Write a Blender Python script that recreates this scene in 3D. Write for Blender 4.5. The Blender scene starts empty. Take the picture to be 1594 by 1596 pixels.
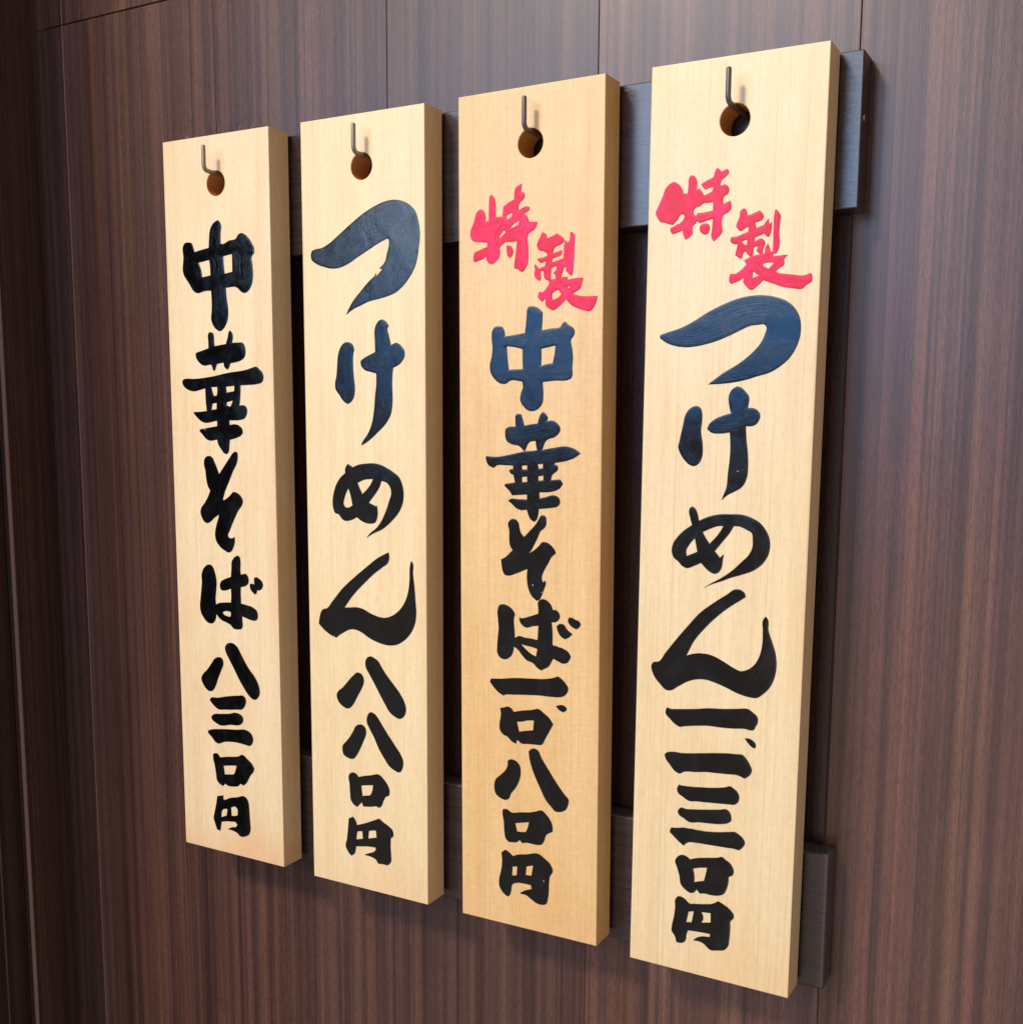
import bpy, bmesh, math, random
from mathutils import Vector, Matrix
random.seed(7)
S = bpy.context.scene
COL = S.collection

# ---------------------------------------------------------------- camera
cam_d = bpy.data.cameras.new('camera'); cam = bpy.data.objects.new('camera', cam_d); COL.objects.link(cam)
S.camera = cam
CR = Matrix(((0.87258, 0.48844863, 0.00469928), (0.06876302, -0.11330447, -0.99117796), (-0.48360707, 0.86520519, -0.13245442)))
# rows: image right, image down, view direction
m = Matrix((CR[0], -CR[1], -CR[2])).transposed().to_4x4()
m.translation = Vector((0.7150, -0.6992, -0.2224))
cam.matrix_world = m
cam_d.sensor_fit = 'VERTICAL'; cam_d.sensor_height = 36.0; cam_d.sensor_width = 36.0
cam_d.lens = 36.0 * 1746.36 / 1596.0
cam_d.shift_x = (797 - 786.9) / 1596.0
cam_d.shift_y = (885.1 - 798) / 1596.0
cam_d.clip_start = 0.02; cam_d.clip_end = 50

# ---------------------------------------------------------------- room light
W = bpy.data.worlds.new("World"); S.world = W; W.use_nodes = True
bg = W.node_tree.nodes['Background']; bg.inputs[0].default_value = (1.0, 0.86, 0.76, 1); bg.inputs[1].default_value = 0.38
def area(name, loc, target, sx, sy, power, colour, spread=180):
    d = bpy.data.lights.new(name, 'AREA'); d.shape = 'RECTANGLE'; d.size = sx; d.size_y = sy
    d.energy = power; d.color = colour; d.spread = math.radians(spread)
    o = bpy.data.objects.new(name, d); COL.objects.link(o); o.location = loc
    o.rotation_euler = (Vector(target) - Vector(loc)).to_track_quat('-Z', 'Y').to_euler()
    return o
# warm ceiling lamp front left of the boards and above, cool shop window behind the camera
area('ceiling_lamp', (-0.75, -2.70, 2.10), (0.25, 0, -0.3), 0.50, 0.50, 118, (1.0, 0.90, 0.71))
area('window_light', (-0.70, -2.5, 0.65), (-0.70, 0, 0.65), 2.0, 0.85, 36, (0.50, 0.70, 1.0))
area('window_low_light', (-0.60, -2.5, 0.035), (-0.60, 0, 0.035), 2.1, 0.44, 12, (0.08, 0.40, 1.0))
area('room_light', (1.05, -2.5, -1.1), (1.05, 0, -1.1), 1.9, 1.9, 9, (1.0, 0.88, 0.84))
S.view_settings.view_transform = 'Standard'; S.view_settings.look = 'None'
S.view_settings.exposure = 0; S.view_settings.gamma = 1
S.render.engine = 'CYCLES'

# ---------------------------------------------------------------- helpers
def lin(c): return tuple((v/255/12.92 if v <= 10.3 else ((v/255+0.055)/1.055)**2.4) for v in c) + (1,)
class NT:
    def __init__(s, name):
        s.m = bpy.data.materials.new(name); s.m.use_nodes = True; s.t = s.m.node_tree
        s.b = s.t.nodes['Principled BSDF']
    def n(s, typ, **kw):
        nd = s.t.nodes.new(typ)
        for k, v in kw.items():
            if k.startswith('i_'):
                key = k[2:]; key = int(key) if key.isdigit() else key.replace('_', ' ')
                nd.inputs[key].default_value = v
            else: setattr(nd, k, v)
        return nd
    def l(s, a, b): s.t.links.new(a, b)
    def mapped(s, scale, coord='Object', rnd=0.0, rot=(0, 0, 0)):
        tc = s.n('ShaderNodeTexCoord'); mp = s.n('ShaderNodeMapping'); mp.inputs['Scale'].default_value = scale
        mp.inputs['Rotation'].default_value = rot
        src = tc.outputs[coord]
        if rnd:
            oi = s.n('ShaderNodeObjectInfo'); mu = s.n('ShaderNodeVectorMath', operation='SCALE')
            cb = s.n('ShaderNodeCombineXYZ'); 
            for i in range(3): s.l(oi.outputs['Random'], cb.inputs[i])
            s.l(cb.outputs[0], mu.inputs[0]); mu.inputs['Scale'].default_value = rnd
            ad = s.n('ShaderNodeVectorMath', operation='ADD'); s.l(src, ad.inputs[0]); s.l(mu.outputs[0], ad.inputs[1]); src = ad.outputs[0]
        s.l(src, mp.inputs['Vector']); return mp.outputs[0]
    def noise(s, vec, scale=1.0, detail=4, rough=0.55, dist=0.0):
        nd = s.n('ShaderNodeTexNoise', i_Scale=scale, i_Detail=detail, i_Roughness=rough, i_Distortion=dist)
        s.l(vec, nd.inputs['Vector']); return nd.outputs['Fac']
    def ramp(s, fac, stops, interp='LINEAR'):
        r = s.n('ShaderNodeValToRGB'); cr = r.color_ramp; cr.interpolation = interp
        while len(cr.elements) < len(stops): cr.elements.new(0.5)
        for e, (p, c) in zip(cr.elements, stops): e.position = p; e.color = c if len(c) == 4 else tuple(c) + (1,)
        s.l(fac, r.inputs[0]); return r.outputs[0]
    def mix(s, fac, a, b, mode='MIX'):
        mx = s.n('ShaderNodeMix', data_type='RGBA', blend_type=mode)
        for sock, v in ((mx.inputs[0], fac), (mx.inputs[6], a), (mx.inputs[7], b)):
            if hasattr(v, 'is_output') or isinstance(v, bpy.types.NodeSocket): s.l(v, sock)
            else: sock.default_value = v
        return mx.outputs[2]
    def math(s, op, a, b=0.0):
        nd = s.n('ShaderNodeMath', operation=op)
        for i, v in enumerate((a, b)):
            if isinstance(v, bpy.types.NodeSocket): s.l(v, nd.inputs[i])
            else: nd.inputs[i].default_value = v
        return nd.outputs[0]
    def bump(s, h, strength, dist, prev=None):
        bp = s.n('ShaderNodeBump', i_Strength=strength, i_Distance=dist); s.l(h, bp.inputs['Height'])
        if prev is not None: s.l(prev, bp.inputs['Normal'])
        return bp.outputs[0]
    def out(s, col=None, rough=None, normal=None, **kw):
        for k, v in (('Base Color', col), ('Roughness', rough), ('Normal', normal)):
            if v is None: continue
            if isinstance(v, bpy.types.NodeSocket): s.l(v, s.b.inputs[k])
            else: s.b.inputs[k].default_value = v
        for k, v in kw.items(): s.b.inputs[k.replace('_', ' ')].default_value = v
        return s.m

def g(v): return (v, v, v, 1)
# dark walnut laminate of the wall: upright streaks
def wall_mat(name, tone=1.0, rough=0.36):
    k = NT(name)
    band = k.noise(k.mapped((26, 26, 0.22), 'Object', 3.7), 1, 4, 0.6, 0.12)
    mid = k.noise(k.mapped((105, 105, 0.55), 'Object', 5.1), 1, 4, 0.62, 0.10)
    thin = k.noise(k.mapped((420, 420, 2.2), 'Object', 2.3), 1, 3, 0.6)
    hue = k.noise(k.mapped((48, 48, 0.35), 'Object', 9.1), 1, 3, 0.5)
    pore = k.noise(k.mapped((1300, 1300, 190), 'Object', 1.3), 1, 3, 0.65)
    patch = k.noise(k.mapped((30, 30, 9), 'Object', 4.4), 1, 3, 0.6, 0.8)
    a = k.ramp(band, [(0.30, lin((50, 32, 29))), (0.43, lin((84, 56, 48))), (0.53, lin((66, 43, 39))), (0.70, lin((98, 69, 56)))])
    b = k.ramp(mid, [(0.30, lin((38, 24, 23))), (0.46, lin((80, 55, 50))), (0.72, lin((122, 90, 72)))])
    c = k.mix(0.60, a, b)
    c = k.mix(k.ramp(hue, [(0.38, g(0)), (0.62, g(0.65))]), c, k.mix(1.0, c, lin((250, 220, 222)), 'MULTIPLY'))
    c = k.mix(1.0, c, k.ramp(hue, [(0.30, lin((255, 232, 205))), (0.50, g(1.0))]), 'MULTIPLY')
    c = k.mix(1.0, c, k.ramp(thin, [(0.32, g(0.62)), (0.47, g(1.0)), (0.70, g(1.20))]), 'MULTIPLY')
    c = k.mix(1.0, c, k.ramp(pore, [(0.34, g(0.72)), (0.50, g(1.02)), (0.70, g(1.26))]), 'MULTIPLY')
    c = k.mix(1.0, c, k.ramp(patch, [(0.3, g(0.90)), (0.7, g(1.10))]), 'MULTIPLY')
    oi = k.n('ShaderNodeObjectInfo')
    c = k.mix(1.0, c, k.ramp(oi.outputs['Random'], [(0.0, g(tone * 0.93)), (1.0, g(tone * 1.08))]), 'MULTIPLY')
    r = k.math('ADD', k.math('MULTIPLY', pore, 0.20), rough - 0.10)
    nm = k.bump(pore, 0.32, 0.00016); nm = k.bump(thin, 0.12, 0.0002, nm)
    return k.out(c, r, nm, Specular_IOR_Level=0.6)
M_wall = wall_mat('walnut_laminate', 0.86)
M_wall_shaded = wall_mat('walnut_laminate_shaded', 0.62)  # same veneer darkened: shade of the left corner put into its colour
M_wall_sheen = wall_mat('walnut_laminate_sheen', 1.10)  # same veneer lightened: sheen on the right-hand panels put into its colour
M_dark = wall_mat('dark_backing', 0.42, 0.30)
k = NT('joint_shadow_gap'); M_gap = k.out(lin((40, 27, 24)), 0.8)
k = NT('pale_filler'); M_fill = k.out(lin((134, 102, 92)), 0.5)
k = NT('hole_wood'); M_hole = k.out(lin((196, 134, 72)), 0.5)
# dark stained rail, grain along its length, dust on upward faces
k = NT('dark_stained_wood')
lo = k.noise(k.mapped((14, 300, 420), 'Object', 2.0), 1, 4, 0.6, 0.3)
hi = k.noise(k.mapped((160, 900, 1700), 'Object', 1.0), 1, 3, 0.6)
c = k.ramp(lo, [(0.3, lin((38, 27, 28))), (0.7, lin((62, 46, 45)))])
geo = k.n('ShaderNodeNewGeometry'); sp = k.n('ShaderNodeSeparateXYZ'); k.l(geo.outputs['Normal'], sp.inputs[0])
up = k.math('MULTIPLY', k.math('GREATER_THAN', sp.outputs[2], 0.7), k.noise(k.mapped((200, 200, 200)), 1, 3))
c = k.mix(up, c, lin((88, 84, 86)))
r = k.math('ADD', k.math('MULTIPLY', hi, 0.22), 0.12)
r = k.math('MAXIMUM', r, k.math('MULTIPLY', k.math('GREATER_THAN', sp.outputs[2], 0.25), 0.75))
M_rail = k.out(c, r, k.bump(hi, 0.45, 0.00016), Specular_IOR_Level=0.72)

# pale board wood
def board_mat(name, base, dark, warm, ripple=0.0, lines=0.5, stain=(0, 0)):
    k = NT(name)
    broad = k.noise(k.mapped((22, 22, 1.6)), 1, 4, 0.55, 0.4)
    blot = k.noise(k.mapped((14, 14, 7), 'Object', 0, (0, 0.3, 0)), 1, 3, 0.5)
    ln = k.noise(k.mapped((520, 520, 2.2)), 1, 4, 0.6, 0.1)
    fb = k.noise(k.mapped((1500, 1500, 60)), 1, 2, 0.5)
    c = k.ramp(broad, [(0.28, warm), (0.50, base), (0.75, base)])
    c = k.mix(k.ramp(blot, [(0.46, g(0)), (0.72, g(0.85))]), c, warm)
    c = k.mix(k.math('MULTIPLY', k.ramp(ln, [(0.50, g(0)), (0.72, g(1))]), lines), c, dark)
    fbm = k.ramp(fb, [(0.3, g(0.93)), (0.7, g(1.04))])
    c = k.mix(1.0, c, fbm, 'MULTIPLY')
    mt = k.noise(k.mapped((260, 260, 200)), 1, 4, 0.65)
    c = k.mix(1.0, c, k.ramp(mt, [(0.30, g(0.945)), (0.70, g(1.035))]), 'MULTIPLY')
    side = k.noise(k.mapped((60, 260, 3.0)), 1, 4, 0.6)
    c = k.mix(1.0, c, k.ramp(side, [(0.30, (0.93, 0.90, 0.86, 1)), (0.60, g(1.0))]), 'MULTIPLY')
    if ripple:
        rp = k.noise(k.mapped((90, 90, 520)), 1, 3, 0.6, 0.8)
        c = k.mix(1.0, c, k.ramp(rp, [(0.30, g(1 - ripple)), (0.70, g(1 + ripple * 0.6))]), 'MULTIPLY')
    # hand grime towards the lower end and round the hook hole (a stain, it stays put)
    tc = k.n('ShaderNodeTexCoord'); xs = k.n('ShaderNodeSeparateXYZ'); k.l(tc.outputs['Object'], xs.inputs[0])
    low = k.math('MULTIPLY', k.ramp(k.math('ADD', k.math('MULTIPLY', xs.outputs[2], -1.0), k.math('MULTIPLY', blot, 0.05)), [(0.595, g(0)), (0.64, g(1))]), stain[0])
    c = k.mix(low, c, lin((226, 172, 128)))
    vd = k.n('ShaderNodeVectorMath', operation='DISTANCE'); k.l(tc.outputs['Object'], vd.inputs[0]); vd.inputs[1].default_value = (0.058, 0, -0.036)
    hole = k.math('MULTIPLY', k.ramp(k.math('ADD', vd.outputs['Value'], k.math('MULTIPLY', blot, 0.012)), [(0.014, g(1)), (0.034, g(0))]), stain[1])
    c = k.mix(hole, c, lin((232, 190, 150)))
    # odd pin marks
    vo = k.n('ShaderNodeTexVoronoi', i_Scale=1.0); k.l(k.mapped((38, 38, 22)), vo.inputs['Vector'])
    dot = k.ramp(vo.outputs['Distance'], [(0.012, g(1)), (0.020, g(0))])
    c = k.mix(k.math('MULTIPLY', dot, 0.45), c, lin((150, 110, 80)))
    return k.out(c, 0.40, k.bump(k.math('ADD', fb, ln), 0.12, 0.00012), Specular_IOR_Level=0.55)
BM = [board_mat('board_wood_a', lin((240, 212, 170)), lin((212, 172, 124)), lin((236, 196, 148)), 0.018, 0.30, (0.8, 0.55)),
      board_mat('board_wood_b', lin((241, 214, 168)), lin((214, 174, 122)), lin((238, 205, 156)), 0.018, 0.30, (0.3, 0.25)),
      board_mat('board_wood_c', lin((235, 194, 137)), lin((204, 154, 96)), lin((228, 180, 118)), 0.06, 0.35, (0.35, 0.2)),
      board_mat('board_wood_d', lin((240, 213, 169)), lin((204, 168, 118)), lin((235, 203, 152)), 0.02, 0.36, (0.3, 0.12))]

# brushed enamel lettering
def paint(name, base, alt, rough, bump, spec=0.5):
    k = NT(name)
    at = k.n('ShaderNodeAttribute', attribute_name='edge'); oi = k.n('ShaderNodeObjectInfo')
    tc = k.n('ShaderNodeTexCoord'); xs = k.n('ShaderNodeSeparateXYZ'); k.l(tc.outputs['Object'], xs.inputs[0])
    cb = k.n('ShaderNodeCombineXYZ')     # brush streaks run along the stroke edges
    k.l(k.math('MULTIPLY', at.outputs['Fac'], 1500.0), cb.inputs[0])
    k.l(k.math('MULTIPLY', xs.outputs[0], 45.0), cb.inputs[1])
    k.l(k.math('ADD', k.math('MULTIPLY', xs.outputs[2], 45.0), k.math('MULTIPLY', oi.outputs['Random'], 40.0)), cb.inputs[2])
    st = k.noise(cb.outputs[0], 1, 4, 0.65, 0.35)
    wv = k.noise(k.mapped((60, 60, 48), 'Object', 4.0), 1, 3, 0.5, 0.8)
    gr = k.noise(k.mapped((900, 900, 900), 'Object', 4.0), 1, 3, 0.6)
    thin = k.ramp(k.math('ADD', k.math('MULTIPLY', st, 0.55), k.math('MULTIPLY', wv, 0.55)), [(0.50, g(0)), (0.66, g(1))])
    c = k.mix(thin, base, alt)
    vo = k.n('ShaderNodeTexVoronoi', i_Scale=1.0); k.l(k.mapped((75, 75, 75), 'Object', 2.0), vo.inputs['Vector'])
    sp = k.ramp(vo.outputs['Distance'], [(0.030, g(1)), (0.050, g(0))])
    sp = k.math('MULTIPLY', sp, k.ramp(wv, [(0.54, g(0)), (0.58, g(1))]))
    c = k.mix(k.math('MULTIPLY', sp, 0.6), c, lin((205, 205, 210)))
    r = k.math('ADD', k.math('ADD', k.math('MULTIPLY', k.ramp(wv, [(0.40, g(0)), (0.7, g(1))]), 0.15), rough), k.math('MULTIPLY', gr, 0.06))
    nm = k.bump(st, bump, 0.00018); nm = k.bump(wv, 0.30, 0.0008, nm); nm = k.bump(gr, bump * 0.3, 0.00006, nm)
    return k.out(c, r, nm, Specular_IOR_Level=spec)
M_black = paint('black_brush_paint', lin((6, 6, 7)), lin((15, 15, 17)), 0.06, 0.38)
M_red = paint('red_brush_paint', lin((214, 6, 48)), lin((244, 40, 100)), 0.32, 0.9, 0.32)
def metal(name, col):
    k = NT(name); n = k.noise(k.mapped((900, 900, 900)), 1, 2); return k.out(col, k.math('ADD', k.math('MULTIPLY', n, 0.2), 0.32), k.bump(n, 0.15, 0.0001), Metallic=0.55)
M_hookA = metal('bronze_hook_metal', lin((140, 124, 106))); M_hookB = metal('dark_hook_metal', lin((104, 98, 94)))
k = NT('grey_dust'); M_dust = k.out(lin((170, 160, 155)), 0.9)

def link(name, me, mat, parent=None, loc=None):
    o = bpy.data.objects.new(name, me); COL.objects.link(o)
    if mat is not None: me.materials.clear(); me.materials.append(mat)
    if parent is not None: o.parent = parent
    if loc is not None: o.location = loc
    return o
def box_mesh(x0, x1, y0, y1, z0, z1, bev=0.0, seg=2):
    bm = bmesh.new(); r = bmesh.ops.create_cube(bm, size=1)
    for v in bm.verts:
        v.co = Vector((x0 + (v.co.x + .5) * (x1 - x0), y0 + (v.co.y + .5) * (y1 - y0), z0 + (v.co.z + .5) * (z1 - z0)))
    if bev: bmesh.ops.bevel(bm, geom=bm.edges[:], offset=bev, segments=seg, affect='EDGES', profile=0.6)
    me = bpy.data.meshes.new('m'); bm.to_mesh(me); bm.free(); return me
def tube_mesh(pts, r, seg=14, cap=True):
    bm = bmesh.new(); P = [Vector(p) for p in pts]; rings = []
    n = Vector((1, 0, 0))
    R = r if isinstance(r, (list, tuple)) else [r] * len(P)
    for i, p in enumerate(P):
        t = ((P[i + 1] if i + 1 < len(P) else p) - (P[i - 1] if i else p)).normalized()
        u = (n - t * n.dot(t)).normalized(); v = t.cross(u)
        rings.append([bm.verts.new(p + (u * math.cos(a) + v * math.sin(a)) * R[i]) for a in [2 * math.pi * j / seg for j in range(seg)]])
    for a, b in zip(rings, rings[1:]):
        for j in range(seg): bm.faces.new((a[j], a[(j + 1) % seg], b[(j + 1) % seg], b[j]))
    if cap: bm.faces.new(rings[0][::-1]); bm.faces.new(rings[-1])
    bmesh.ops.recalc_face_normals(bm, faces=bm.faces)
    for f in bm.faces: f.smooth = len(f.verts) == 4
    me = bpy.data.meshes.new('m'); bm.to_mesh(me); bm.free(); return me
def smooth(P):
    P = [Vector(q) for q in P]; n = len(P); T = []; K = []; out = []
    for i in range(n):
        a = P[i] - P[i - 1]; b = P[(i + 1) % n] - P[i]; la = a.length + 1e-9; lb = b.length + 1e-9
        K.append(math.degrees(a.angle(b, 0)) > 52)
        t = a / la * lb + b / lb * la; T.append(t / (t.length + 1e-9))
    for i in range(n):
        j = (i + 1) % n; d = P[j] - P[i]; L = d.length
        m0 = d if K[i] else T[i] * L; m1 = d if K[j] else T[j] * L
        q = max(1, min(7, int(L / 0.8) + 1))
        for s in range(q):
            u = s / q
            out.append((2*u**3-3*u*u+1) * P[i] + (u**3-2*u*u+u) * m0 + (3*u*u-2*u**3) * P[j] + (u**3-u*u) * m1)
    return out
def curve_mesh(contours, depth, bev, res=1):
    """filled flat outline (even-odd), thickened: +z side faces the room after the turn below"""
    cu = bpy.data.curves.new('c', 'CURVE'); cu.dimensions = '2D'; cu.fill_mode = 'BOTH'
    cu.extrude = max(depth / 2 - bev, 1e-6); cu.bevel_depth = bev; cu.bevel_resolution = res; cu.offset = -bev
    for c in contours:
        sp = cu.splines.new('POLY'); sp.points.add(len(c) - 1); sp.use_cyclic_u = True
        for p, q in zip(sp.points, c): p.co = (q[0], q[1], 0, 1)
    o = bpy.data.objects.new('c', cu); COL.objects.link(o)
    dg = bpy.context.evaluated_depsgraph_get(); me = bpy.data.meshes.new_from_object(o.evaluated_get(dg))
    bpy.data.objects.remove(o); bpy.data.curves.remove(cu)
    me.transform(Matrix.Rotation(math.radians(90), 4, 'X'))   # (x, y, z) -> (x, -z, y)
    return me
GLYPHS = [
 (1, '中', ["583,-662 606,-681 618,-710 611,-755 607,-851 626,-853 697,-831 770,-820 794,-793 825,-782 866,-796 903,-826 935,-868 955,-902 954,-947 936,-962 937,-1041 938,-1131 929,-1175 897,-1224 866,-1245 836,-1248 806,-1234 772,-1205 649,-1198 654,-1269 669,-1385 663,-1442 642,-1487 609,-1524 573,-1540 538,-1527 500,-1488 482,-1435 488,-1389 493,-1302 489,-1213 423,-1213 331,-1225 307,-1215 249,-1145 188,-1058 195,-939 200,-834 215,-820 256,-816 292,-825 306,-853 321,-897 389,-885 477,-873 484,-802 498,-729 531,-686", "361,-984 477,-969 485,-1014 488,-1092 396,-1102 390,-1055", "631,-949 724,-937 725,-1000 723,-1076 641,-1087 634,-1023"]),
 (1, '華', ["475,-1545 499,-1554 505,-1577 507,-1635 512,-1658 634,-1644 657,-1588 675,-1542 685,-1538 706,-1560 711,-1583 703,-1637 776,-1636 815,-1640 831,-1660 842,-1708 828,-1755 806,-1771 676,-1801 666,-1826 643,-1852 609,-1825 604,-1793 531,-1803 507,-1856 489,-1856 473,-1816 465,-1806 366,-1808 331,-1784 301,-1744 300,-1708 443,-1674 443,-1620 443,-1562 453,-1548", "185,-1918 253,-1920 452,-1906 647,-1876 855,-1852 915,-1837 945,-1831 990,-1857 1018,-1889 1023,-1928 1000,-1959 961,-1968 851,-1976 780,-1978 775,-2060 763,-2141 807,-2138 832,-2148 844,-2177 838,-2212 812,-2245 785,-2253 650,-2261 651,-2297 728,-2294 762,-2307 789,-2336 790,-2359 772,-2382 733,-2399 649,-2420 643,-2466 627,-2526 609,-2538 587,-2533 553,-2500 519,-2455 510,-2420 422,-2428 395,-2420 352,-2384 315,-2351 322,-2337 417,-2323 514,-2309 516,-2266 347,-2274 312,-2254 255,-2204 260,-2194 341,-2191 405,-2184 398,-2131 394,-1999 244,-2021 212,-2014 141,-1960 138,-1944 148,-1927", "462,-1990 526,-1988 527,-2026 519,-2059 490,-2063 478,-2039", "623,-1988 714,-1981 709,-2024 630,-2035", "470,-2125 516,-2118 514,-2169 457,-2176", "625,-2115 691,-2099 686,-2115 667,-2149 628,-2141"]),
 (1, 'そ', ["414,-2556 446,-2565 469,-2597 495,-2648 521,-2704 576,-2640 642,-2566 683,-2524 711,-2515 729,-2523 730,-2561 719,-2606 673,-2679 627,-2764 580,-2849 556,-2911 565,-2921 614,-2893 672,-2845 726,-2859 757,-2885 773,-2917 767,-2944 721,-3000 663,-3093 620,-3174 601,-3208 606,-3226 630,-3235 658,-3229 673,-3219 674,-3262 659,-3305 630,-3346 601,-3356 558,-3342 502,-3308 463,-3256 457,-3201 472,-3139 494,-3083 508,-3043 463,-3066 412,-3105 375,-3121 346,-3115 315,-3079 299,-3031 306,-3000 345,-2956 388,-2899 416,-2846 391,-2808 377,-2760 368,-2681 354,-2615 368,-2575 389,-2560"]),
 (1, 'ば', ["370,-3473 402,-3476 424,-3495 444,-3544 457,-3601 451,-3688 441,-3761 444,-3810 479,-3794 537,-3785 613,-3778 618,-3723 617,-3661 528,-3683 506,-3679 496,-3661 495,-3632 509,-3607 538,-3590 620,-3560 628,-3493 636,-3426 670,-3388 702,-3374 723,-3387 730,-3419 727,-3500 730,-3533 783,-3521 804,-3539 815,-3569 808,-3603 786,-3621 726,-3640 724,-3704 725,-3778 793,-3787 860,-3802 895,-3827 905,-3860 899,-3893 878,-3909 844,-3910 783,-3899 734,-3886 735,-3928 737,-3966 724,-3991 677,-4002 636,-4000 605,-3974 562,-3956 499,-3938 468,-3916 445,-3892 435,-3937 408,-3971 376,-3980 344,-3974 300,-3939 269,-3893 260,-3840 268,-3776 280,-3702 290,-3628 293,-3550 324,-3500", "514,-3871 534,-3862 585,-3856 608,-3863 608,-3882 602,-3902 564,-3899 533,-3889", "874,-3551 898,-3542 934,-3556 958,-3575 968,-3600 959,-3629 938,-3647 904,-3652 894,-3681 875,-3688 846,-3666 828,-3639 825,-3606 842,-3600 875,-3605 873,-3579"]),
 (1, '八', ["455,-4264 487,-4266 505,-4287 509,-4316 483,-4373 441,-4457 413,-4520 386,-4558 359,-4573 333,-4574 301,-4558 270,-4522 251,-4485 251,-4465 266,-4438 321,-4387 368,-4332 416,-4278", "587,-4126 631,-4129 674,-4157 698,-4193 746,-4265 793,-4327 853,-4388 886,-4437 903,-4483 904,-4531 881,-4568 853,-4586 828,-4585 780,-4554 732,-4500 678,-4428 624,-4342 570,-4261 537,-4206 532,-4172 552,-4141"]),
 (1, '三', ["350,-4637 428,-4622 545,-4595 666,-4574 723,-4569 744,-4584 751,-4615 739,-4650 713,-4683 643,-4698 515,-4715 431,-4721 387,-4697 339,-4656", "377,-4776 462,-4760 578,-4741 617,-4728 667,-4731 704,-4748 716,-4776 706,-4804 676,-4827 574,-4841 439,-4860 407,-4849 356,-4816 353,-4796", "339,-4917 444,-4897 637,-4875 744,-4863 782,-4875 809,-4900 820,-4938 806,-4976 778,-4997 746,-4995 671,-4989 582,-4990 491,-5004 419,-5028 394,-5021 356,-4986 306,-4948 312,-4930"]),
 (1, '〇', ["359,-5131 386,-5119 412,-5120 429,-5135 437,-5148 521,-5131 663,-5101 689,-5087 708,-5090 751,-5117 800,-5152 825,-5187 817,-5213 778,-5259 731,-5332 699,-5358 661,-5348 648,-5366 589,-5385 518,-5388 490,-5376 466,-5401 434,-5392 396,-5358 388,-5308 375,-5230 358,-5162", "478,-5218 557,-5203 627,-5194 614,-5231 595,-5270 535,-5285 488,-5293 484,-5257"]),
 (1, '円', ["394,-5503 430,-5494 464,-5485 465,-5521 481,-5521 527,-5500 625,-5474 711,-5455 736,-5473 751,-5503 756,-5542 760,-5611 764,-5686 765,-5746 741,-5791 716,-5805 645,-5819 613,-5798 562,-5785 504,-5783 544,-5760 609,-5735 616,-5719 597,-5704 552,-5706 487,-5715 436,-5728 426,-5775 418,-5815 379,-5807 361,-5761 344,-5713 359,-5649 378,-5579", "452,-5617 508,-5599 502,-5633 495,-5662 436,-5686 439,-5645", "549,-5579 602,-5565 618,-5577 624,-5634 593,-5647 554,-5652 552,-5614"]),
 (2, 'つ', ["82,-988 94,-956 129,-946 180,-942 258,-913 350,-857 457,-789 592,-712 710,-665 789,-646 861,-643 925,-655 995,-689 1044,-738 1068,-802 1083,-894 1073,-995 1055,-1085 1034,-1140 991,-1201 933,-1261 869,-1304 789,-1329 701,-1346 620,-1360 545,-1386 477,-1410 412,-1448 435,-1408 478,-1350 554,-1277 629,-1210 685,-1167 692,-1155 694,-1180 749,-1131 722,-1123 770,-1084 792,-1022 811,-954 811,-931 799,-912 735,-934 632,-980 528,-1028 422,-1078 353,-1097 292,-1100 208,-1083 131,-1054 89,-1021"]),
 (2, 'け', ["423,-1653 465,-1669 479,-1694 471,-1760 470,-1832 476,-1917 484,-2014 473,-2068 438,-2108 411,-2117 381,-2102 335,-2049 299,-2000 297,-1963 311,-1902 320,-1817 330,-1744 354,-1690 389,-1658", "735,-1495 768,-1504 804,-1543 793,-1558 803,-1614 821,-1685 879,-1670 915,-1696 940,-1729 943,-1764 921,-1805 885,-1834 840,-1851 832,-1910 829,-1981 832,-2064 829,-2130 815,-2195 771,-2262 696,-2329 582,-2412 536,-2434 552,-2403 598,-2348 636,-2275 660,-2172 673,-2051 684,-1979 685,-1893 627,-1878 590,-1870 545,-1830 540,-1797 561,-1783 677,-1732 675,-1651 676,-1562 695,-1522"]),
 (2, 'め', ["406,-2577 434,-2588 455,-2601 503,-2582 572,-2571 674,-2568 748,-2586 827,-2625 886,-2667 915,-2726 925,-2791 914,-2868 877,-2935 810,-3004 722,-3070 647,-3102 577,-3142 605,-3110 674,-3058 723,-2998 757,-2935 791,-2851 812,-2778 799,-2740 766,-2709 723,-2699 705,-2744 664,-2800 605,-2866 636,-2880 673,-2894 678,-2886 685,-2933 681,-2977 658,-3020 620,-3030 565,-3025 524,-3010 487,-2986 441,-3008 406,-3018 357,-3015 332,-2994 312,-2972 276,-2962 261,-2929 255,-2872 269,-2798 299,-2729 342,-2677 381,-2648 381,-2614", "410,-2765 430,-2820 448,-2895 411,-2914 376,-2910 363,-2890 370,-2845 389,-2799", "499,-2720 556,-2696 645,-2686 631,-2713 590,-2764 545,-2804 521,-2767"]),
 (2, 'ん', ["782,-3241 789,-3268 774,-3325 728,-3359 652,-3412 551,-3498 441,-3602 356,-3706 408,-3701 478,-3694 533,-3702 617,-3733 693,-3752 746,-3753 799,-3736 882,-3678 927,-3618 958,-3541 973,-3447 978,-3336 989,-3292 1002,-3307 1006,-3389 1017,-3481 1027,-3603 1033,-3702 1022,-3771 992,-3836 932,-3905 835,-3959 767,-3967 691,-3958 591,-3927 522,-3892 468,-3875 424,-3874 333,-3914 301,-3933 272,-3957 213,-3939 141,-3897 97,-3858 106,-3812 140,-3740 181,-3727 234,-3670 339,-3555 443,-3468 568,-3373 684,-3290"]),
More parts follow.
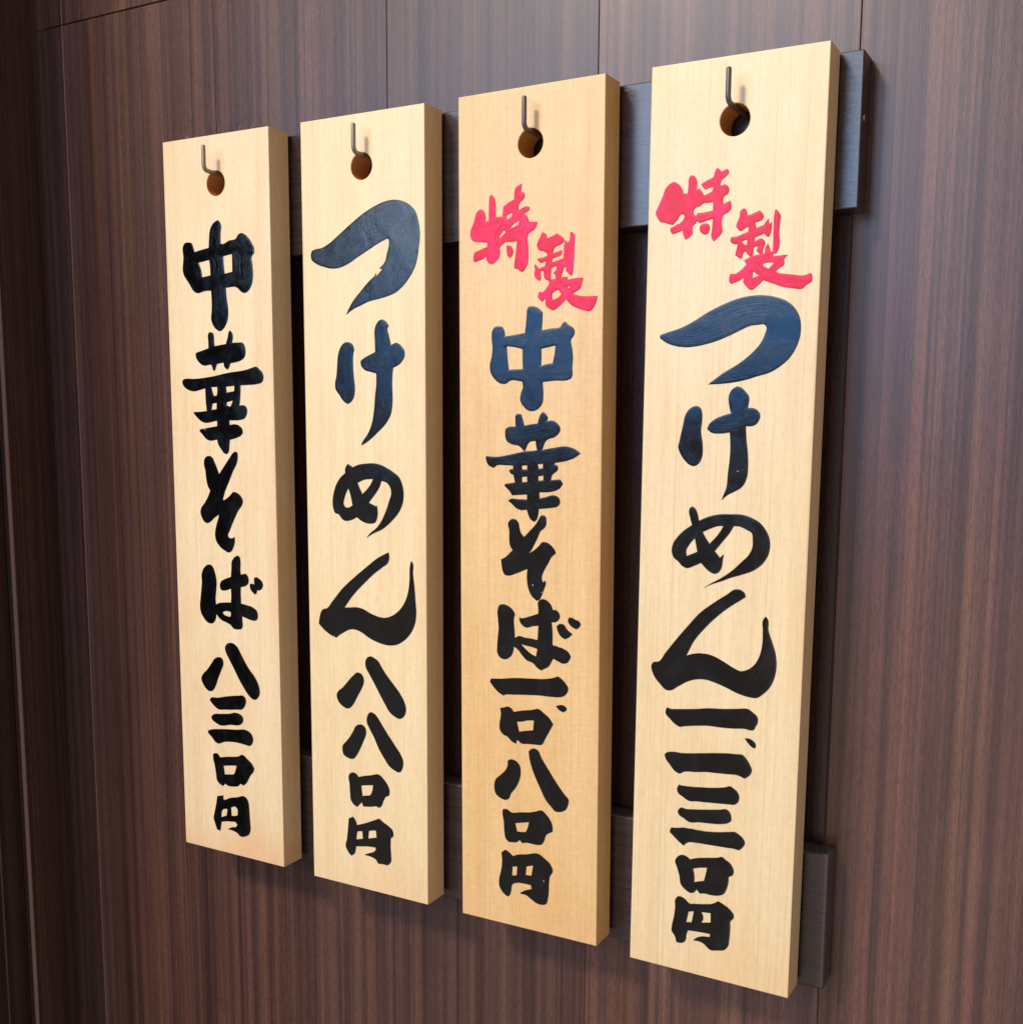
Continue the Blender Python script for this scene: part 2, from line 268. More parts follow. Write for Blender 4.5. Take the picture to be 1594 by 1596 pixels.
 (2, '八', ["474,-4216 509,-4222 530,-4246 535,-4287 516,-4336 478,-4398 426,-4483 400,-4510 368,-4521 330,-4511 292,-4485 270,-4450 267,-4414 284,-4388 320,-4360 372,-4306 430,-4247", "601,-4072 638,-4081 675,-4103 705,-4143 741,-4190 801,-4254 879,-4337 920,-4403 933,-4452 922,-4500 895,-4529 868,-4539 834,-4529 780,-4498 738,-4442 690,-4371 641,-4294 590,-4218 556,-4165 551,-4124 567,-4089"]),
 (2, '八', ["491,-4635 524,-4638 548,-4665 551,-4701 528,-4760 494,-4829 454,-4896 425,-4926 403,-4931 364,-4926 325,-4904 314,-4866 318,-4833 344,-4803 389,-4752 429,-4691 452,-4653", "602,-4520 624,-4524 662,-4553 694,-4594 752,-4668 826,-4756 884,-4829 904,-4876 899,-4922 877,-4962 856,-4970 824,-4961 776,-4937 723,-4877 675,-4811 627,-4722 582,-4651 560,-4613 561,-4567 580,-4532"]),
 (2, '〇', ["407,-5043 442,-5043 461,-5056 470,-5070 518,-5054 581,-5039 681,-5021 706,-5039 755,-5091 772,-5131 768,-5173 735,-5190 716,-5219 688,-5277 666,-5292 653,-5286 590,-5296 517,-5307 507,-5293 502,-5273 483,-5292 455,-5321 438,-5316 396,-5281 385,-5213 380,-5133 372,-5086 384,-5057", "498,-5136 555,-5124 613,-5114 605,-5159 582,-5201 541,-5212 509,-5221 503,-5182"]),
 (2, '円', ["368,-5434 410,-5410 426,-5424 445,-5455 451,-5473 519,-5448 595,-5414 668,-5379 702,-5399 764,-5428 797,-5453 805,-5489 800,-5506 780,-5519 777,-5595 781,-5658 779,-5717 754,-5747 698,-5753 654,-5757 635,-5731 591,-5715 518,-5711 560,-5689 614,-5665 631,-5646 631,-5627 567,-5632 439,-5655 432,-5691 421,-5720 387,-5744 366,-5725 335,-5677 349,-5598 360,-5514", "453,-5526 502,-5515 507,-5578 478,-5585 443,-5596 446,-5563", "569,-5499 635,-5484 642,-5541 561,-5566 564,-5530"]),
 (3, '特', ["264,-683 284,-696 301,-745 303,-794 305,-838 330,-837 355,-839 359,-802 363,-772 407,-748 448,-730 450,-691 458,-660 507,-631 505,-658 501,-691 522,-688 531,-715 524,-732 498,-753 486,-772 485,-810 509,-796 539,-786 567,-792 569,-808 554,-821 526,-831 551,-854 566,-891 596,-893 629,-895 622,-924 607,-942 558,-974 553,-1005 559,-1061 559,-1124 555,-1169 540,-1194 518,-1219 502,-1220 480,-1204 449,-1193 449,-1166 458,-1117 466,-1053 470,-1011 430,-1015 376,-1013 357,-1025 336,-1043 336,-1089 326,-1115 299,-1141 271,-1154 244,-1145 226,-1121 224,-1098 205,-1110 161,-1123 130,-1130 120,-1124 122,-1094 128,-1071 173,-1051 232,-1033 235,-1005 174,-997 118,-986 103,-970 95,-936 97,-917 115,-878 127,-851 151,-790 182,-772 206,-789 221,-823 219,-862 245,-857 247,-789 249,-721 257,-689", "386,-834 433,-817 431,-834 399,-859 388,-861", "487,-875 481,-903 445,-915 411,-925 441,-897", "370,-928 378,-947 357,-964 334,-984 330,-967", "388,-1037 418,-1036 435,-1058 441,-1078 434,-1104 413,-1123 399,-1111 390,-1081"]),
 (3, '製', ["667,-966 697,-986 701,-1010 723,-1006 781,-985 811,-1005 829,-1020 833,-1035 827,-1047 804,-1060 764,-1076 753,-1094 749,-1113 782,-1106 818,-1096 817,-1115 804,-1133 775,-1140 744,-1148 742,-1173 775,-1166 804,-1157 815,-1153 827,-1155 830,-1109 833,-1068 839,-1034 862,-1050 871,-1039 878,-986 888,-984 913,-1002 912,-1042 909,-1127 906,-1191 901,-1241 889,-1275 867,-1255 849,-1236 849,-1212 834,-1211 825,-1236 813,-1267 813,-1277 853,-1276 862,-1279 857,-1296 914,-1289 976,-1288 969,-1321 958,-1352 937,-1370 897,-1389 937,-1402 987,-1412 1041,-1413 1082,-1414 1080,-1432 1070,-1466 1039,-1505 1024,-1511 996,-1507 945,-1491 887,-1463 850,-1426 821,-1450 785,-1477 750,-1493 726,-1483 696,-1457 693,-1434 694,-1411 666,-1433 634,-1402 637,-1383 645,-1362 662,-1368 684,-1359 706,-1335 723,-1313 710,-1290 693,-1285 684,-1272 678,-1246 676,-1223 654,-1227 657,-1251 658,-1270 650,-1293 628,-1281 611,-1264 607,-1235 611,-1212 605,-1183 614,-1177 644,-1208 687,-1195 691,-1179 696,-1160 653,-1170 638,-1158 625,-1142 668,-1137 703,-1129 706,-1113 672,-1094 642,-1086 631,-1069 625,-1053 634,-1028 653,-994", "739,-1208 780,-1196 770,-1233 754,-1241 772,-1271 769,-1287 734,-1288 732,-1243", "787,-1355 814,-1387 802,-1401 777,-1416 746,-1422 744,-1401 745,-1378", "860,-1342 882,-1335 877,-1350 868,-1353"]),
 (3, '中', ["558,-1465 592,-1459 626,-1466 671,-1500 671,-1529 666,-1624 738,-1615 810,-1605 827,-1582 846,-1573 871,-1596 904,-1616 917,-1641 912,-1665 891,-1693 899,-1756 905,-1810 900,-1888 901,-1936 890,-1956 868,-1965 768,-1968 674,-1976 679,-2071 674,-2116 651,-2150 611,-2173 560,-2170 525,-2144 499,-2104 503,-2054 519,-2009 513,-1969 406,-1967 391,-1979 341,-1981 297,-1955 259,-1903 253,-1848 268,-1792 274,-1722 268,-1661 274,-1611 292,-1589 353,-1587 368,-1610 377,-1655 461,-1647 534,-1636 541,-1587 548,-1513 553,-1474", "390,-1723 449,-1731 516,-1747 516,-1809 519,-1884 406,-1887 397,-1816", "663,-1749 772,-1730 767,-1777 751,-1850 706,-1855 662,-1866 664,-1813"]),
 (3, '華', ["458,-2208 479,-2194 505,-2198 519,-2236 532,-2276 583,-2267 636,-2261 648,-2221 660,-2196 680,-2181 699,-2196 716,-2221 708,-2246 750,-2241 787,-2258 812,-2295 807,-2320 776,-2350 706,-2378 672,-2444 749,-2431 877,-2420 922,-2434 969,-2464 928,-2493 867,-2516 772,-2533 769,-2546 792,-2549 797,-2575 783,-2593 753,-2616 741,-2654 815,-2646 836,-2675 812,-2708 756,-2732 651,-2741 653,-2784 705,-2772 762,-2758 790,-2764 813,-2791 810,-2819 791,-2837 751,-2846 648,-2858 643,-2899 631,-2935 611,-2952 585,-2937 562,-2897 551,-2867 509,-2872 468,-2860 433,-2832 400,-2808 415,-2797 486,-2794 553,-2794 553,-2759 433,-2769 415,-2743 371,-2703 376,-2689 456,-2677 444,-2623 421,-2614 409,-2593 418,-2585 441,-2582 441,-2557 368,-2556 308,-2559 281,-2578 236,-2555 215,-2504 224,-2493 296,-2498 427,-2478 532,-2456 485,-2418 427,-2406 391,-2386 377,-2348 378,-2302 397,-2288 461,-2282 459,-2241", "509,-2556 556,-2551 556,-2584 514,-2585", "638,-2545 678,-2540 679,-2571 647,-2576", "513,-2637 552,-2632 555,-2669 515,-2674", "642,-2629 683,-2622 682,-2656 645,-2660", "534,-2455 580,-2387 621,-2383 624,-2412 632,-2447 589,-2452"]),
 (3, 'そ', ["437,-2937 464,-2941 485,-2963 494,-3002 505,-3034 532,-3061 574,-3019 623,-2968 645,-2936 667,-2905 685,-2901 703,-2913 708,-2937 706,-2969 690,-2993 664,-3013 641,-3060 610,-3117 588,-3155 567,-3178 606,-3156 646,-3123 682,-3090 709,-3091 744,-3110 771,-3137 784,-3160 776,-3172 754,-3189 727,-3235 692,-3293 676,-3331 675,-3359 685,-3376 703,-3365 706,-3385 692,-3426 670,-3482 654,-3506 632,-3514 598,-3488 570,-3443 557,-3391 554,-3343 558,-3290 524,-3304 460,-3331 404,-3348 376,-3345 358,-3323 349,-3287 342,-3234 367,-3222 437,-3163 416,-3128 410,-3087 409,-3014 400,-2978 409,-2954"]),
 (3, 'ば', ["328,-3571 364,-3560 399,-3568 436,-3593 456,-3623 449,-3659 454,-3738 457,-3800 488,-3783 543,-3789 602,-3792 641,-3797 645,-3747 648,-3694 601,-3701 545,-3715 513,-3697 493,-3664 494,-3645 513,-3649 572,-3633 647,-3606 646,-3563 644,-3524 661,-3505 688,-3497 717,-3507 746,-3533 763,-3569 784,-3568 808,-3584 819,-3609 813,-3631 790,-3653 754,-3660 759,-3701 761,-3749 761,-3821 796,-3828 848,-3841 886,-3861 906,-3891 896,-3918 873,-3942 839,-3948 806,-3936 767,-3921 748,-3956 734,-3979 695,-4003 671,-4015 642,-4002 602,-3969 553,-3954 513,-3918 479,-3882 449,-3865 441,-3908 426,-3936 404,-3954 379,-3965 338,-3959 313,-3930 310,-3872 315,-3804 322,-3736 316,-3670 313,-3608", "508,-3841 553,-3848 602,-3854 640,-3864 629,-3919 583,-3900 543,-3871", "792,-3685 818,-3665 852,-3669 871,-3695 918,-3730 885,-3759 859,-3772 828,-3756 804,-3723", "887,-3616 898,-3611 936,-3623 969,-3635 982,-3653 969,-3678 946,-3692 913,-3679 882,-3638"]),
 (3, '一', ["258,-4122 340,-4114 447,-4097 606,-4084 710,-4074 777,-4057 808,-4044 834,-4060 870,-4093 888,-4124 878,-4158 850,-4185 819,-4195 752,-4200 659,-4202 554,-4210 448,-4221 372,-4232 361,-4238 329,-4224 285,-4190 247,-4146"]),
 (3, 'comma', ["789,-4265 815,-4254 850,-4250 876,-4266 877,-4284 848,-4303 820,-4291"]),
 (3, '〇', ["334,-4335 367,-4326 405,-4316 429,-4327 448,-4350 522,-4330 597,-4316 654,-4303 691,-4325 743,-4363 771,-4400 744,-4449 707,-4516 676,-4565 634,-4570 576,-4573 502,-4574 483,-4559 475,-4558 467,-4587 432,-4574 394,-4543 356,-4529 331,-4495 330,-4447 340,-4377", "475,-4420 528,-4410 549,-4402 614,-4392 608,-4466 549,-4478 493,-4492"]),
 (3, '八', ["397,-4726 424,-4710 464,-4716 494,-4740 506,-4799 491,-4870 459,-4929 427,-4969 405,-5015 380,-5027 334,-5019 295,-4991 284,-4948 293,-4887 339,-4840 378,-4800 397,-4758", "571,-4629 592,-4609 619,-4600 645,-4609 677,-4662 730,-4736 803,-4834 865,-4906 897,-4939 894,-4977 877,-5014 825,-5043 794,-5045 757,-5016 715,-4974 667,-4890 609,-4774 582,-4695"]),
 (3, '〇', ["356,-5103 391,-5096 424,-5113 503,-5101 604,-5082 642,-5068 679,-5056 716,-5079 747,-5112 766,-5148 771,-5200 716,-5240 703,-5281 680,-5315 653,-5324 600,-5325 552,-5325 522,-5333 498,-5315 481,-5331 405,-5347 383,-5327 369,-5270 364,-5196 353,-5123", "462,-5192 524,-5176 576,-5164 565,-5209 549,-5244 514,-5250 477,-5252"]),
 (3, '円', ["344,-5439 378,-5412 405,-5423 443,-5450 471,-5435 557,-5414 659,-5392 707,-5418 754,-5453 773,-5508 752,-5542 745,-5578 742,-5657 735,-5718 722,-5761 682,-5777 644,-5775 596,-5753 547,-5729 509,-5730 504,-5722 547,-5694 600,-5673 593,-5644 525,-5645 482,-5649 438,-5672 427,-5724 413,-5763 400,-5775 377,-5765 325,-5701 325,-5650 342,-5576 350,-5499", "440,-5531 479,-5523 474,-5593 435,-5601", "557,-5507 611,-5489 598,-5570 550,-5574"]),
 (4, '特', ["176,-719 190,-727 219,-753 234,-784 235,-797 264,-798 268,-755 269,-713 275,-694 290,-689 310,-698 323,-721 326,-756 324,-779 342,-774 360,-794 373,-819 401,-811 427,-797 431,-772 407,-776 380,-785 367,-773 351,-749 392,-729 434,-707 438,-687 452,-659 471,-670 484,-684 517,-671 529,-680 531,-696 514,-716 484,-740 479,-770 512,-765 531,-781 537,-800 531,-819 501,-841 498,-854 503,-883 526,-872 546,-865 552,-883 555,-915 532,-936 502,-952 495,-987 496,-1060 476,-1081 448,-1106 435,-1091 434,-1014 436,-967 410,-971 376,-981 349,-987 331,-971 326,-984 307,-999 304,-1050 278,-1074 259,-1083 246,-1062 238,-1024 207,-1034 170,-1043 157,-1027 154,-1005 177,-994 240,-958 245,-949 244,-923 224,-925 204,-952 170,-986 141,-978 109,-965 87,-961 65,-935 51,-902 63,-873 93,-811 123,-745 144,-729", "371,-867 405,-867 434,-864 436,-915 402,-921 350,-925 333,-925 325,-940 311,-934 308,-909 318,-893 352,-880", "380,-991 401,-993 415,-1006 418,-1032 408,-1054 386,-1059 365,-1049 352,-1029 353,-1007 365,-995"]),
 (4, '製', ["633,-918 648,-925 656,-944 659,-964 699,-953 736,-939 752,-955 762,-972 759,-987 750,-997 709,-1009 714,-1026 720,-1045 738,-1036 767,-1025 776,-1010 793,-991 799,-1024 815,-1013 815,-1040 810,-1076 802,-1098 792,-1100 781,-1093 769,-1079 740,-1089 710,-1100 711,-1123 734,-1112 753,-1106 768,-1117 778,-1133 771,-1155 766,-1175 763,-1198 776,-1199 779,-1172 785,-1152 795,-1140 804,-1157 811,-1178 815,-1190 826,-1189 827,-1152 826,-1051 826,-984 831,-944 839,-940 854,-956 866,-975 865,-1020 863,-1087 867,-1137 865,-1171 850,-1204 836,-1203 824,-1217 872,-1217 903,-1215 921,-1214 897,-1243 903,-1262 899,-1274 875,-1291 850,-1309 866,-1319 908,-1329 960,-1336 1023,-1344 1043,-1340 1063,-1331 1072,-1338 1077,-1357 1075,-1380 1046,-1399 1017,-1422 964,-1418 901,-1407 844,-1387 804,-1372 774,-1360 752,-1381 724,-1404 710,-1415 688,-1412 666,-1391 647,-1366 649,-1345 651,-1335 625,-1354 596,-1365 567,-1372 556,-1358 556,-1330 563,-1310 590,-1313 619,-1299 647,-1277 664,-1259 647,-1234 656,-1229 687,-1215 683,-1211 660,-1189 655,-1176 640,-1191 634,-1218 625,-1222 608,-1213 588,-1198 593,-1178 603,-1133 584,-1131 556,-1117 555,-1100 560,-1087 589,-1087 632,-1073 668,-1062 669,-1031 649,-1038 628,-1052 613,-1054 598,-1038 588,-1024 597,-997 610,-964 614,-931", "628,-1118 662,-1107 663,-1138 649,-1140", "705,-1159 733,-1151 729,-1169 723,-1179 745,-1203 723,-1206 701,-1212 705,-1188", "763,-1264 782,-1257 838,-1256 825,-1273 805,-1292 783,-1281", "709,-1302 745,-1332 706,-1341 706,-1321"]),
 (4, 'つ', ["105,-1677 142,-1665 253,-1632 343,-1589 432,-1538 520,-1499 613,-1467 693,-1453 772,-1451 858,-1466 931,-1495 974,-1531 1006,-1582 1019,-1634 1018,-1704 997,-1773 958,-1837 900,-1889 840,-1924 761,-1947 682,-1970 601,-1985 525,-1993 441,-1996 485,-1963 535,-1927 609,-1885 671,-1844 737,-1786 772,-1745 797,-1692 805,-1645 795,-1632 749,-1631 700,-1636 651,-1656 577,-1689 477,-1726 387,-1748 284,-1758 217,-1750 143,-1724 102,-1695"]),
 (4, 'け', ["375,-2134 397,-2149 407,-2180 408,-2227 403,-2289 417,-2381 414,-2465 398,-2499 363,-2521 333,-2514 296,-2483 264,-2437 252,-2406 261,-2348 280,-2254 292,-2197 318,-2155 343,-2139", "633,-2008 659,-2017 691,-2045 708,-2065 708,-2145 742,-2145 774,-2163 788,-2188 781,-2223 762,-2248 731,-2259 699,-2259 706,-2345 716,-2416 723,-2518 718,-2584 688,-2644 642,-2675 595,-2700 556,-2735 563,-2714 583,-2661 592,-2558 600,-2470 602,-2393 595,-2300 527,-2308 473,-2303 443,-2280 455,-2252 497,-2215 544,-2195 598,-2179 589,-2148 584,-2057 597,-2032"]),
 (4, 'め', ["361,-2784 380,-2796 399,-2833 409,-2875 465,-2849 537,-2828 618,-2821 699,-2822 760,-2839 816,-2870 857,-2917 879,-2964 885,-3017 878,-3062 846,-3123 783,-3177 714,-3207 633,-3236 573,-3263 506,-3289 455,-3316 501,-3284 572,-3241 642,-3188 701,-3129 754,-3070 770,-3030 771,-2981 763,-2937 728,-2917 677,-2898 644,-2898 618,-2945 569,-3008 523,-3068 559,-3108 584,-3084 578,-3127 572,-3173 555,-3204 525,-3217 493,-3206 455,-3176 431,-3152 387,-3174 329,-3193 300,-3180 272,-3152 245,-3133 227,-3091 234,-3039 264,-2991 311,-2943 362,-2906 348,-2860 339,-2815 346,-2793", "384,-2992 393,-3029 404,-3080 369,-3096 332,-3113 328,-3079 351,-3032", "437,-2948 488,-2923 539,-2904 575,-2901 551,-2944 521,-2983 486,-3021 465,-2994"]),
 (4, 'ん', ["678,-3306 710,-3311 734,-3330 740,-3352 707,-3376 620,-3439 527,-3524 463,-3595 404,-3673 352,-3780 401,-3763 462,-3753 530,-3761 609,-3793 682,-3829 724,-3842 771,-3827 816,-3787 846,-3725 860,-3648 860,-3561 861,-3486 876,-3466 888,-3480 897,-3557 920,-3618 949,-3702 958,-3782 950,-3852 921,-3926 877,-3978 840,-4006 784,-4008 712,-3994 627,-3963 542,-3938 480,-3928 431,-3933 370,-3954 297,-4000 247,-4032 219,-4034 170,-3997 117,-3930 107,-3870 118,-3853 153,-3845 202,-3780 280,-3674 358,-3576 435,-3485 523,-3412 611,-3349"]),
 (4, '一', ["223,-4152 244,-4157 321,-4151 423,-4137 523,-4118 622,-4109 720,-4095 783,-4088 817,-4107 849,-4136 852,-4165 840,-4196 822,-4225 802,-4228 773,-4224 681,-4234 602,-4238 522,-4239 432,-4251 345,-4268 320,-4275 294,-4265 246,-4227 216,-4193"]),
 (4, 'comma', ["768,-4287 795,-4284 824,-4295 845,-4319 840,-4346 816,-4338 791,-4315"]),
 (4, '一', ["253,-4459 356,-4452 468,-4435 583,-4416 707,-4402 761,-4402 786,-4424 811,-4459 825,-4496 810,-4533 779,-4559 752,-4550 727,-4544 663,-4548 588,-4553 513,-4558 442,-4570 355,-4584 330,-4599 304,-4593 255,-4545 223,-4504 219,-4482 232,-4467"]),
 (4, '三', ["324,-4678 350,-4678 414,-4676 500,-4667 589,-4654 655,-4638 681,-4627 708,-4638 735,-4660 747,-4686 740,-4727 721,-4746 672,-4753 593,-4761 517,-4768 458,-4772 399,-4778 361,-4760 319,-4731 314,-4716", "348,-4835 378,-4838 437,-4832 527,-4817 616,-4801 665,-4791 683,-4802 698,-4833 700,-4864 677,-4883 629,-4899 553,-4909 485,-4914 399,-4924 371,-4908 333,-4888 324,-4871 334,-4846", "285,-4986 313,-4985 368,-4973 428,-4970 487,-4970 546,-4967 622,-4956 688,-4942 728,-4935 755,-4947 786,-4972 798,-4996 784,-5030 759,-5057 732,-5053 670,-5055 603,-5057 536,-5060 463,-5063 399,-5074 372,-5101 344,-5082 272,-5025 274,-5004"]),
 (4, '〇', ["370,-5167 393,-5171 424,-5188 448,-5177 539,-5153 619,-5135 644,-5125 669,-5139 701,-5157 724,-5189 730,-5212 721,-5239 698,-5255 696,-5285 685,-5342 664,-5383 620,-5404 579,-5409 529,-5409 498,-5416 486,-5404 476,-5392 456,-5418 434,-5426 401,-5414 363,-5381 349,-5319 331,-5263 316,-5220 324,-5199", "446,-5250 478,-5237 544,-5222 536,-5270 525,-5320 495,-5329 458,-5344 457,-5296"]),
 (4, '円', ["351,-5467 375,-5469 403,-5483 427,-5502 468,-5496 532,-5484 595,-5465 630,-5440 667,-5455 713,-5481 742,-5520 739,-5539 722,-5559 720,-5612 716,-5691 709,-5743 687,-5773 634,-5792 584,-5799 561,-5785 537,-5767 505,-5759 463,-5760 485,-5738 531,-5715 558,-5711 579,-5708 581,-5687 511,-5690 424,-5698 415,-5727 408,-5776 394,-5793 366,-5803 341,-5802 332,-5766 305,-5726 306,-5697 319,-5624 326,-5552 328,-5491", "424,-5562 461,-5552 455,-5592 447,-5635 409,-5640 418,-5600", "515,-5545 579,-5537 581,-5571 582,-5604 517,-5620 529,-5593 527,-5566"]),
]
# ---------------------------------------------------------------- the wall and its panels
WY = 0.048
wall = link('wall', box_mesh(-0.206, 1.35, WY + 0.0125, WY + 0.030, -1.6, 0.75), M_gap); wall['kind'] = 'structure'
JX = [-0.2052, -0.1705, 0.0143, 0.1910, 0.3700, 0.5483, 0.7265, 0.9050, 1.0835, 1.262]
for a, b in zip(JX, JX[1:]):
    for z0, z1 in ((-1.6, 0.1325), (0.1335, 0.75)):
        gp = 0.0002 if abs(a - 0.0143) < 1e-3 or a < -0.2 else 0.00032
        me = box_mesh(0, b - a - gp, 0, 0.0121, 0, z1 - z0, 0.0004, 1)
        link('wall_panel', me, M_wall_sheen if a > 0.36 else (M_wall_shaded if a < -0.19 else M_wall), wall, (a + gp / 2, WY, z0))
for z0, z1 in ((-1.6, 0.1325), (0.1335, 0.75)):
    link('joint_strip', box_mesh(-0.17095, -0.17010, WY - 0.0002, WY + 0.004, z0, z1), M_fill, wall)
# side wall at the left, coming forward into the room and turned away from the lamp
EX = -0.2055
side = link('side_wall', box_mesh(EX - 0.20, EX - 0.0300, -0.400, WY + 0.03, -1.6, 0.75), M_gap); side['kind'] = 'structure'
link('side_panel', box_mesh(EX - 0.0125, EX, -0.0050, WY, -1.6, 0.75, 0.0005, 1), M_wall_shaded, side)
link('edge_strip', box_mesh(EX - 0.004, EX + 0.0004, -0.0066, -0.0052, -1.6, 0.75, 0.0003, 2), M_fill, side)
link('recess_panel', box_mesh(EX - 0.0290, EX - 0.0120, -0.0400, -0.0060, -1.6, 0.75), M_dark, side)
ar = box_mesh(0, 0.060, -0.011, 0.0, -1.6, 0.75, 0.001, 2)
o = link('architrave', ar, M_wall, side, (EX - 0.0110, -0.0290, 0)); o.rotation_euler = (0, 0, math.radians(-122))
# ---------------------------------------------------------------- rack: two rails, backing, hooks
def tagthing(o, label, cat, group=None):
    o['label'] = label; o['category'] = cat
    if group: o['group'] = group
rack = bpy.data.objects.new('hanging_rack', None); COL.objects.link(rack); rack.location = (0.27, WY, -0.3); rack.empty_display_size = 0.05
tagthing(rack, 'dark stained wooden rack of two wide rails fixed to the wall behind the boards', 'rack')
bpy.context.view_layer.update()
def rpart(name, me, mat):
    o = link(name, me, mat, rack); o.location = -rack.location
    return o
RX0, RX1 = -0.014, 0.5560
rpart('rail', box_mesh(RX0, RX1, 0.0260, WY - 0.0004, -0.0935, -0.0008, 0.0008, 2), M_rail)
rpart('rail', box_mesh(RX0, RX1, 0.0275, WY - 0.0004, -0.6045, -0.5095, 0.0022, 3), M_rail)
rpart('backing_panel', box_mesh(0.004, 0.5478, WY - 0.0024, WY - 0.0003, -0.5090, -0.0940, 0.0004, 1), M_dark)

ck = tube_mesh([(0.55625, 0.0325, -0.0374), (0.55625, 0.0300, -0.0392), (0.55625, 0.0318, -0.0412)], [0.0002, 0.0006, 0.0002], 8)
k = NT('bare_chip'); M_chip = k.out(lin((190, 180, 170)), 0.7)
rpart('chip', ck, M_chip)

BOARDS = [  # x, z, tilt, extra height, hook offset
 (-0.0000, 0.0009, -0.0010, 0.0001), (0.1441, -0.0003, -0.0001, -0.0001), (0.2849, -0.0002, 0.0056, -0.0005), (0.4296, -0.0005, -0.0045, 0.0005)]
HOLES = [(0.0568, -0.0376), (0.0567, -0.0377), (0.0572, -0.0373), (0.0557, -0.0383)]
for i, ((x, z, a, h), (hx, hz)) in enumerate(zip(BOARDS, HOLES)):
    X = x + hx * math.cos(a) - hz * math.sin(a) + (0, 0.0012, 0.0005, -0.0008)[i]
    Z = z + hz + 0.0078
    yo = (-0.0125, -0.0108, -0.0100, -0.0118)[i]; R = 0.0042; top = (-0.0098, -0.0100, -0.0090, -0.0110)[i]
    pts = [(X, 0.028, Z), (X, 0.01, Z), (X, yo + R + 0.002, Z)]
    for q in range(1, 9):
        t = q / 8 * math.pi / 2; pts.append((X, yo + R - R * math.sin(t), Z + R - R * math.cos(t)))
    pts += [(X, yo, top - 0.0012), (X, yo, top - 0.0004), (X, yo, top)]
    r = 0.0017
    rad = [r] * (len(pts) - 2) + [r * 0.9, r * 0.6]
    rpart('hook', tube_mesh(pts, rad, 20), M_hookA if i < 2 else M_hookB)

# ---------------------------------------------------------------- the four boards
BW, BT, BH = 0.1125, 0.0236, 0.6000
LABELS = ['plain pale wooden menu board, leftmost of the four, black lettering 中華そば 八三〇円 with no red characters',
          'pale wooden menu board second from the left, large black lettering つけめん 八八〇円 with no red characters',
          'more orange wooden menu board with red 特製 over black 中華そば 一、〇八〇円',
          'large pale wooden menu board at the right, red 特製 over black つけめん 一、一三〇円']
boards = []
for i, ((x, z, a, h), (hx, hz)) in enumerate(zip(BOARDS, HOLES)):
    b = bpy.data.objects.new('menu_board', None); COL.objects.link(b); b.location = (x, 0, z); b.rotation_euler = (0, -a, 0); b.empty_display_size = 0.03
    tagthing(b, LABELS[i], 'menu board', 'wooden menu boards hanging from the dark rack')
    H = BH + h
    jit = lambda: random.uniform(-0.0003, 0.0003)
    rect = [(0, -H), (BW, -H), (BW, 0), (0, 0)]
    circ = [(hx + 0.00965 * math.cos(t), hz + 0.0098 * math.sin(t)) for t in [2 * math.pi * q / 72 for q in range(72)]]
    me = curve_mesh([rect, circ], BT, 0.0006, 2); me.polygons.foreach_set('use_smooth', [False] * len(me.polygons))
    o = link('plank', me, BM[i], b, (0, BT / 2, 0))
    n = 72; lm = bpy.data.meshes.new('m')
    vs = [(hx + 0.00955 * math.cos(q * 2 * math.pi / n), yy, hz + 0.00970 * math.sin(q * 2 * math.pi / n)) for yy in (0.0008, BT - 0.0008) for q in range(n)]
    lm.from_pydata(vs, [], [(q, (q + 1) % n, n + (q + 1) % n, n + q) for q in range(n)]); lm.polygons.foreach_set('use_smooth', [True] * n)
    link('hole_lining', lm, M_hole, b)
    boards.append(b)
import numpy as np
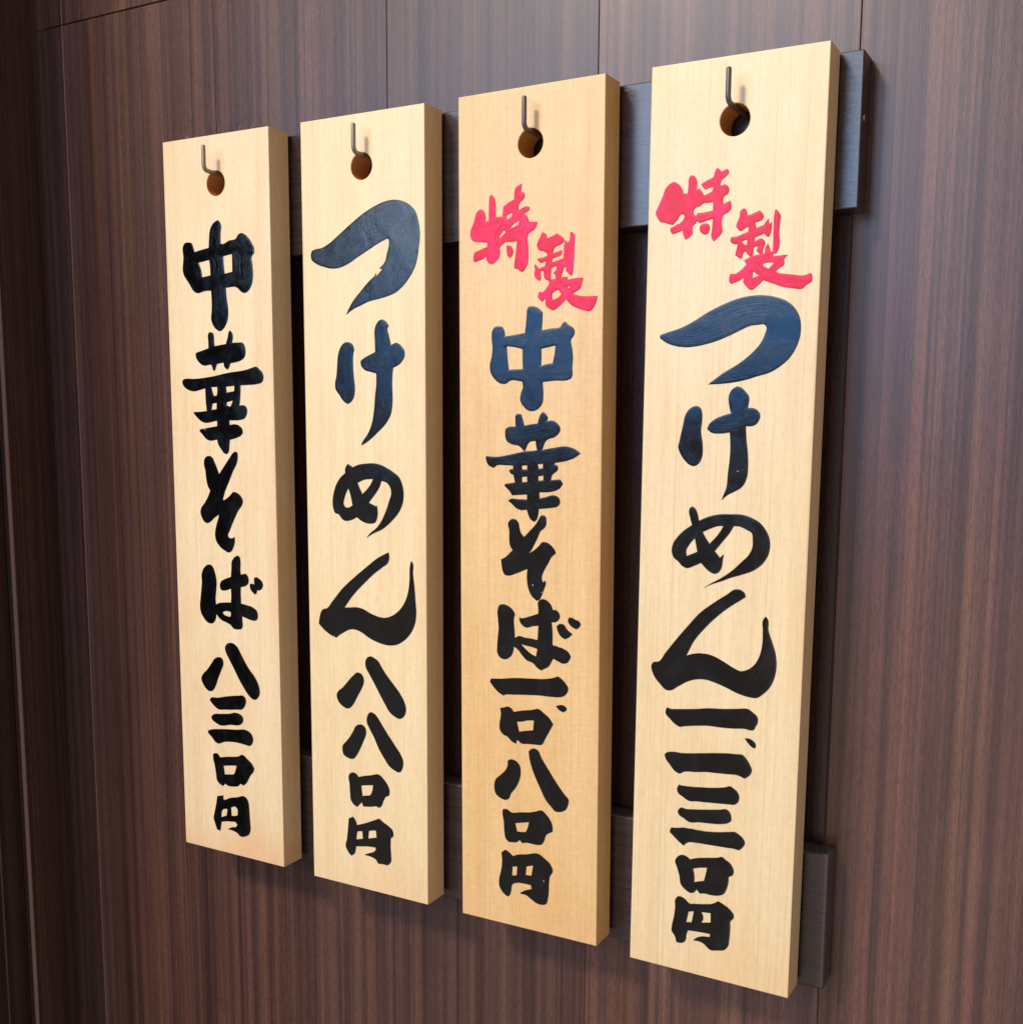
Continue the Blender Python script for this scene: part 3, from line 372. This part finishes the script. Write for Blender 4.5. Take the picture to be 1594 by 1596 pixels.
def swell(me, contours):
    """cut the flat paint into 1.5 mm cells, raise it away from its outline and keep the distance to the outline"""
    bm = bmesh.new(); bm.from_mesh(me)
    xs = [q[0] for c in contours for q in c]; zs = [q[1] for c in contours for q in c]; st = 0.0015
    for lo, hi, nrm in ((min(xs), max(xs), (1, 0, 0)), (min(zs), max(zs), (0, 0, 1))):
        v = lo + st / 2
        while v < hi:
            fr = [f for f in bm.faces if f.normal.y < -0.99]
            es = {e for f in fr for e in f.edges}; vs = {q for f in fr for q in f.verts}
            bmesh.ops.bisect_plane(bm, geom=list(vs) + list(es) + fr, dist=1e-7, plane_co=(v if nrm[0] else 0, 0, 0 if nrm[0] else v), plane_no=nrm)
            v += st
    ymin = min(q.co.y for q in bm.verts)
    A = np.concatenate([np.array(c) for c in contours]); B = np.concatenate([np.roll(np.array(c), -1, 0) for c in contours]); D = B - A
    L2 = (D ** 2).sum(1) + 1e-14
    P = np.array([(q.co.x, q.co.z) for q in bm.verts])
    dist = np.empty(len(P))
    for i0 in range(0, len(P), 2000):
        Q = P[i0:i0 + 2000, None, :] - A[None]
        u = np.clip((Q * D[None]).sum(2) / L2, 0, 1)
        dist[i0:i0 + 2000] = np.sqrt(((Q - u[..., None] * D[None]) ** 2).sum(2)).min(1)
    dist = np.maximum(dist - 0.00012, 0)
    for q, d in zip(bm.verts, dist):
        if q.co.y < ymin + 1e-5: q.co.y -= 0.00007 * (1 - math.exp(-d / 0.0004))
    bm.normal_update()
    for f in bm.faces: f.smooth = f.normal.y < -0.5
    bm.to_mesh(me); bm.free()
    at = me.attributes.new('edge', 'FLOAT', 'POINT'); at.data.foreach_set('value', dist.astype(np.float32))
for bi, ch, cs in GLYPHS:
    red = ch in '特製'
    C2 = []
    for s in cs:
        P = [tuple(float(v) / 10 for v in q.split(',')) for q in s.split()]
        C2.append([(q.x / 1000, q.y / 1000) for q in smooth(P)])
    me = curve_mesh(C2, 0.00034, 0.00012, 1)
    swell(me, C2)
    o = link('painted_character' if ch != 'comma' else 'painted_comma', me, M_red if red else M_black, boards[bi - 1], (0, -0.0002, 0))
    if ch != 'comma': o['label'] = ('red' if red else 'black') + ' painted character ' + ch

# ---------------------------------------------------------------- lint caught on the board and rail tops
bm = bmesh.new(); tmp = []
def fibre(p, n, step, r):
    pts = [Vector(p)]; d = Vector((random.uniform(-1, 1), random.uniform(-.3, .3), random.uniform(0, .8))).normalized()
    for q in range(n):
        d = (d + Vector((random.uniform(-.7, .7), random.uniform(-.5, .5), random.uniform(-.8, .7)))).normalized()
        pts.append(pts[-1] + d * step)
        if pts[-1].z < p[2]: pts[-1].z = p[2] + 0.0001
    tmp.append(tube_mesh(pts, r, 4, False))
for cx, n in ((0.020, 16), (0.052, 9), (0.080, 8)):
    for q in range(n): fibre((cx + random.uniform(-.010, .010), random.uniform(0.012, 0.022), 0.0014), 9, 0.0013, 0.00009)
for cx, n in ((0.128, 4), (0.175, 5), (0.260, 3), (0.330, 3)):
    for q in range(n): fibre((cx + random.uniform(-.012, .012), 0.036, 0.0007), 6, 0.0011, 0.00005)
for me_ in tmp: bm.from_mesh(me_)
me = bpy.data.meshes.new('m'); bm.to_mesh(me); bm.free()
o = link('dust', me, M_dust); o['kind'] = 'stuff'; o['label'] = 'grey lint caught along the tops of the boards and rail'; o['category'] = 'dust'
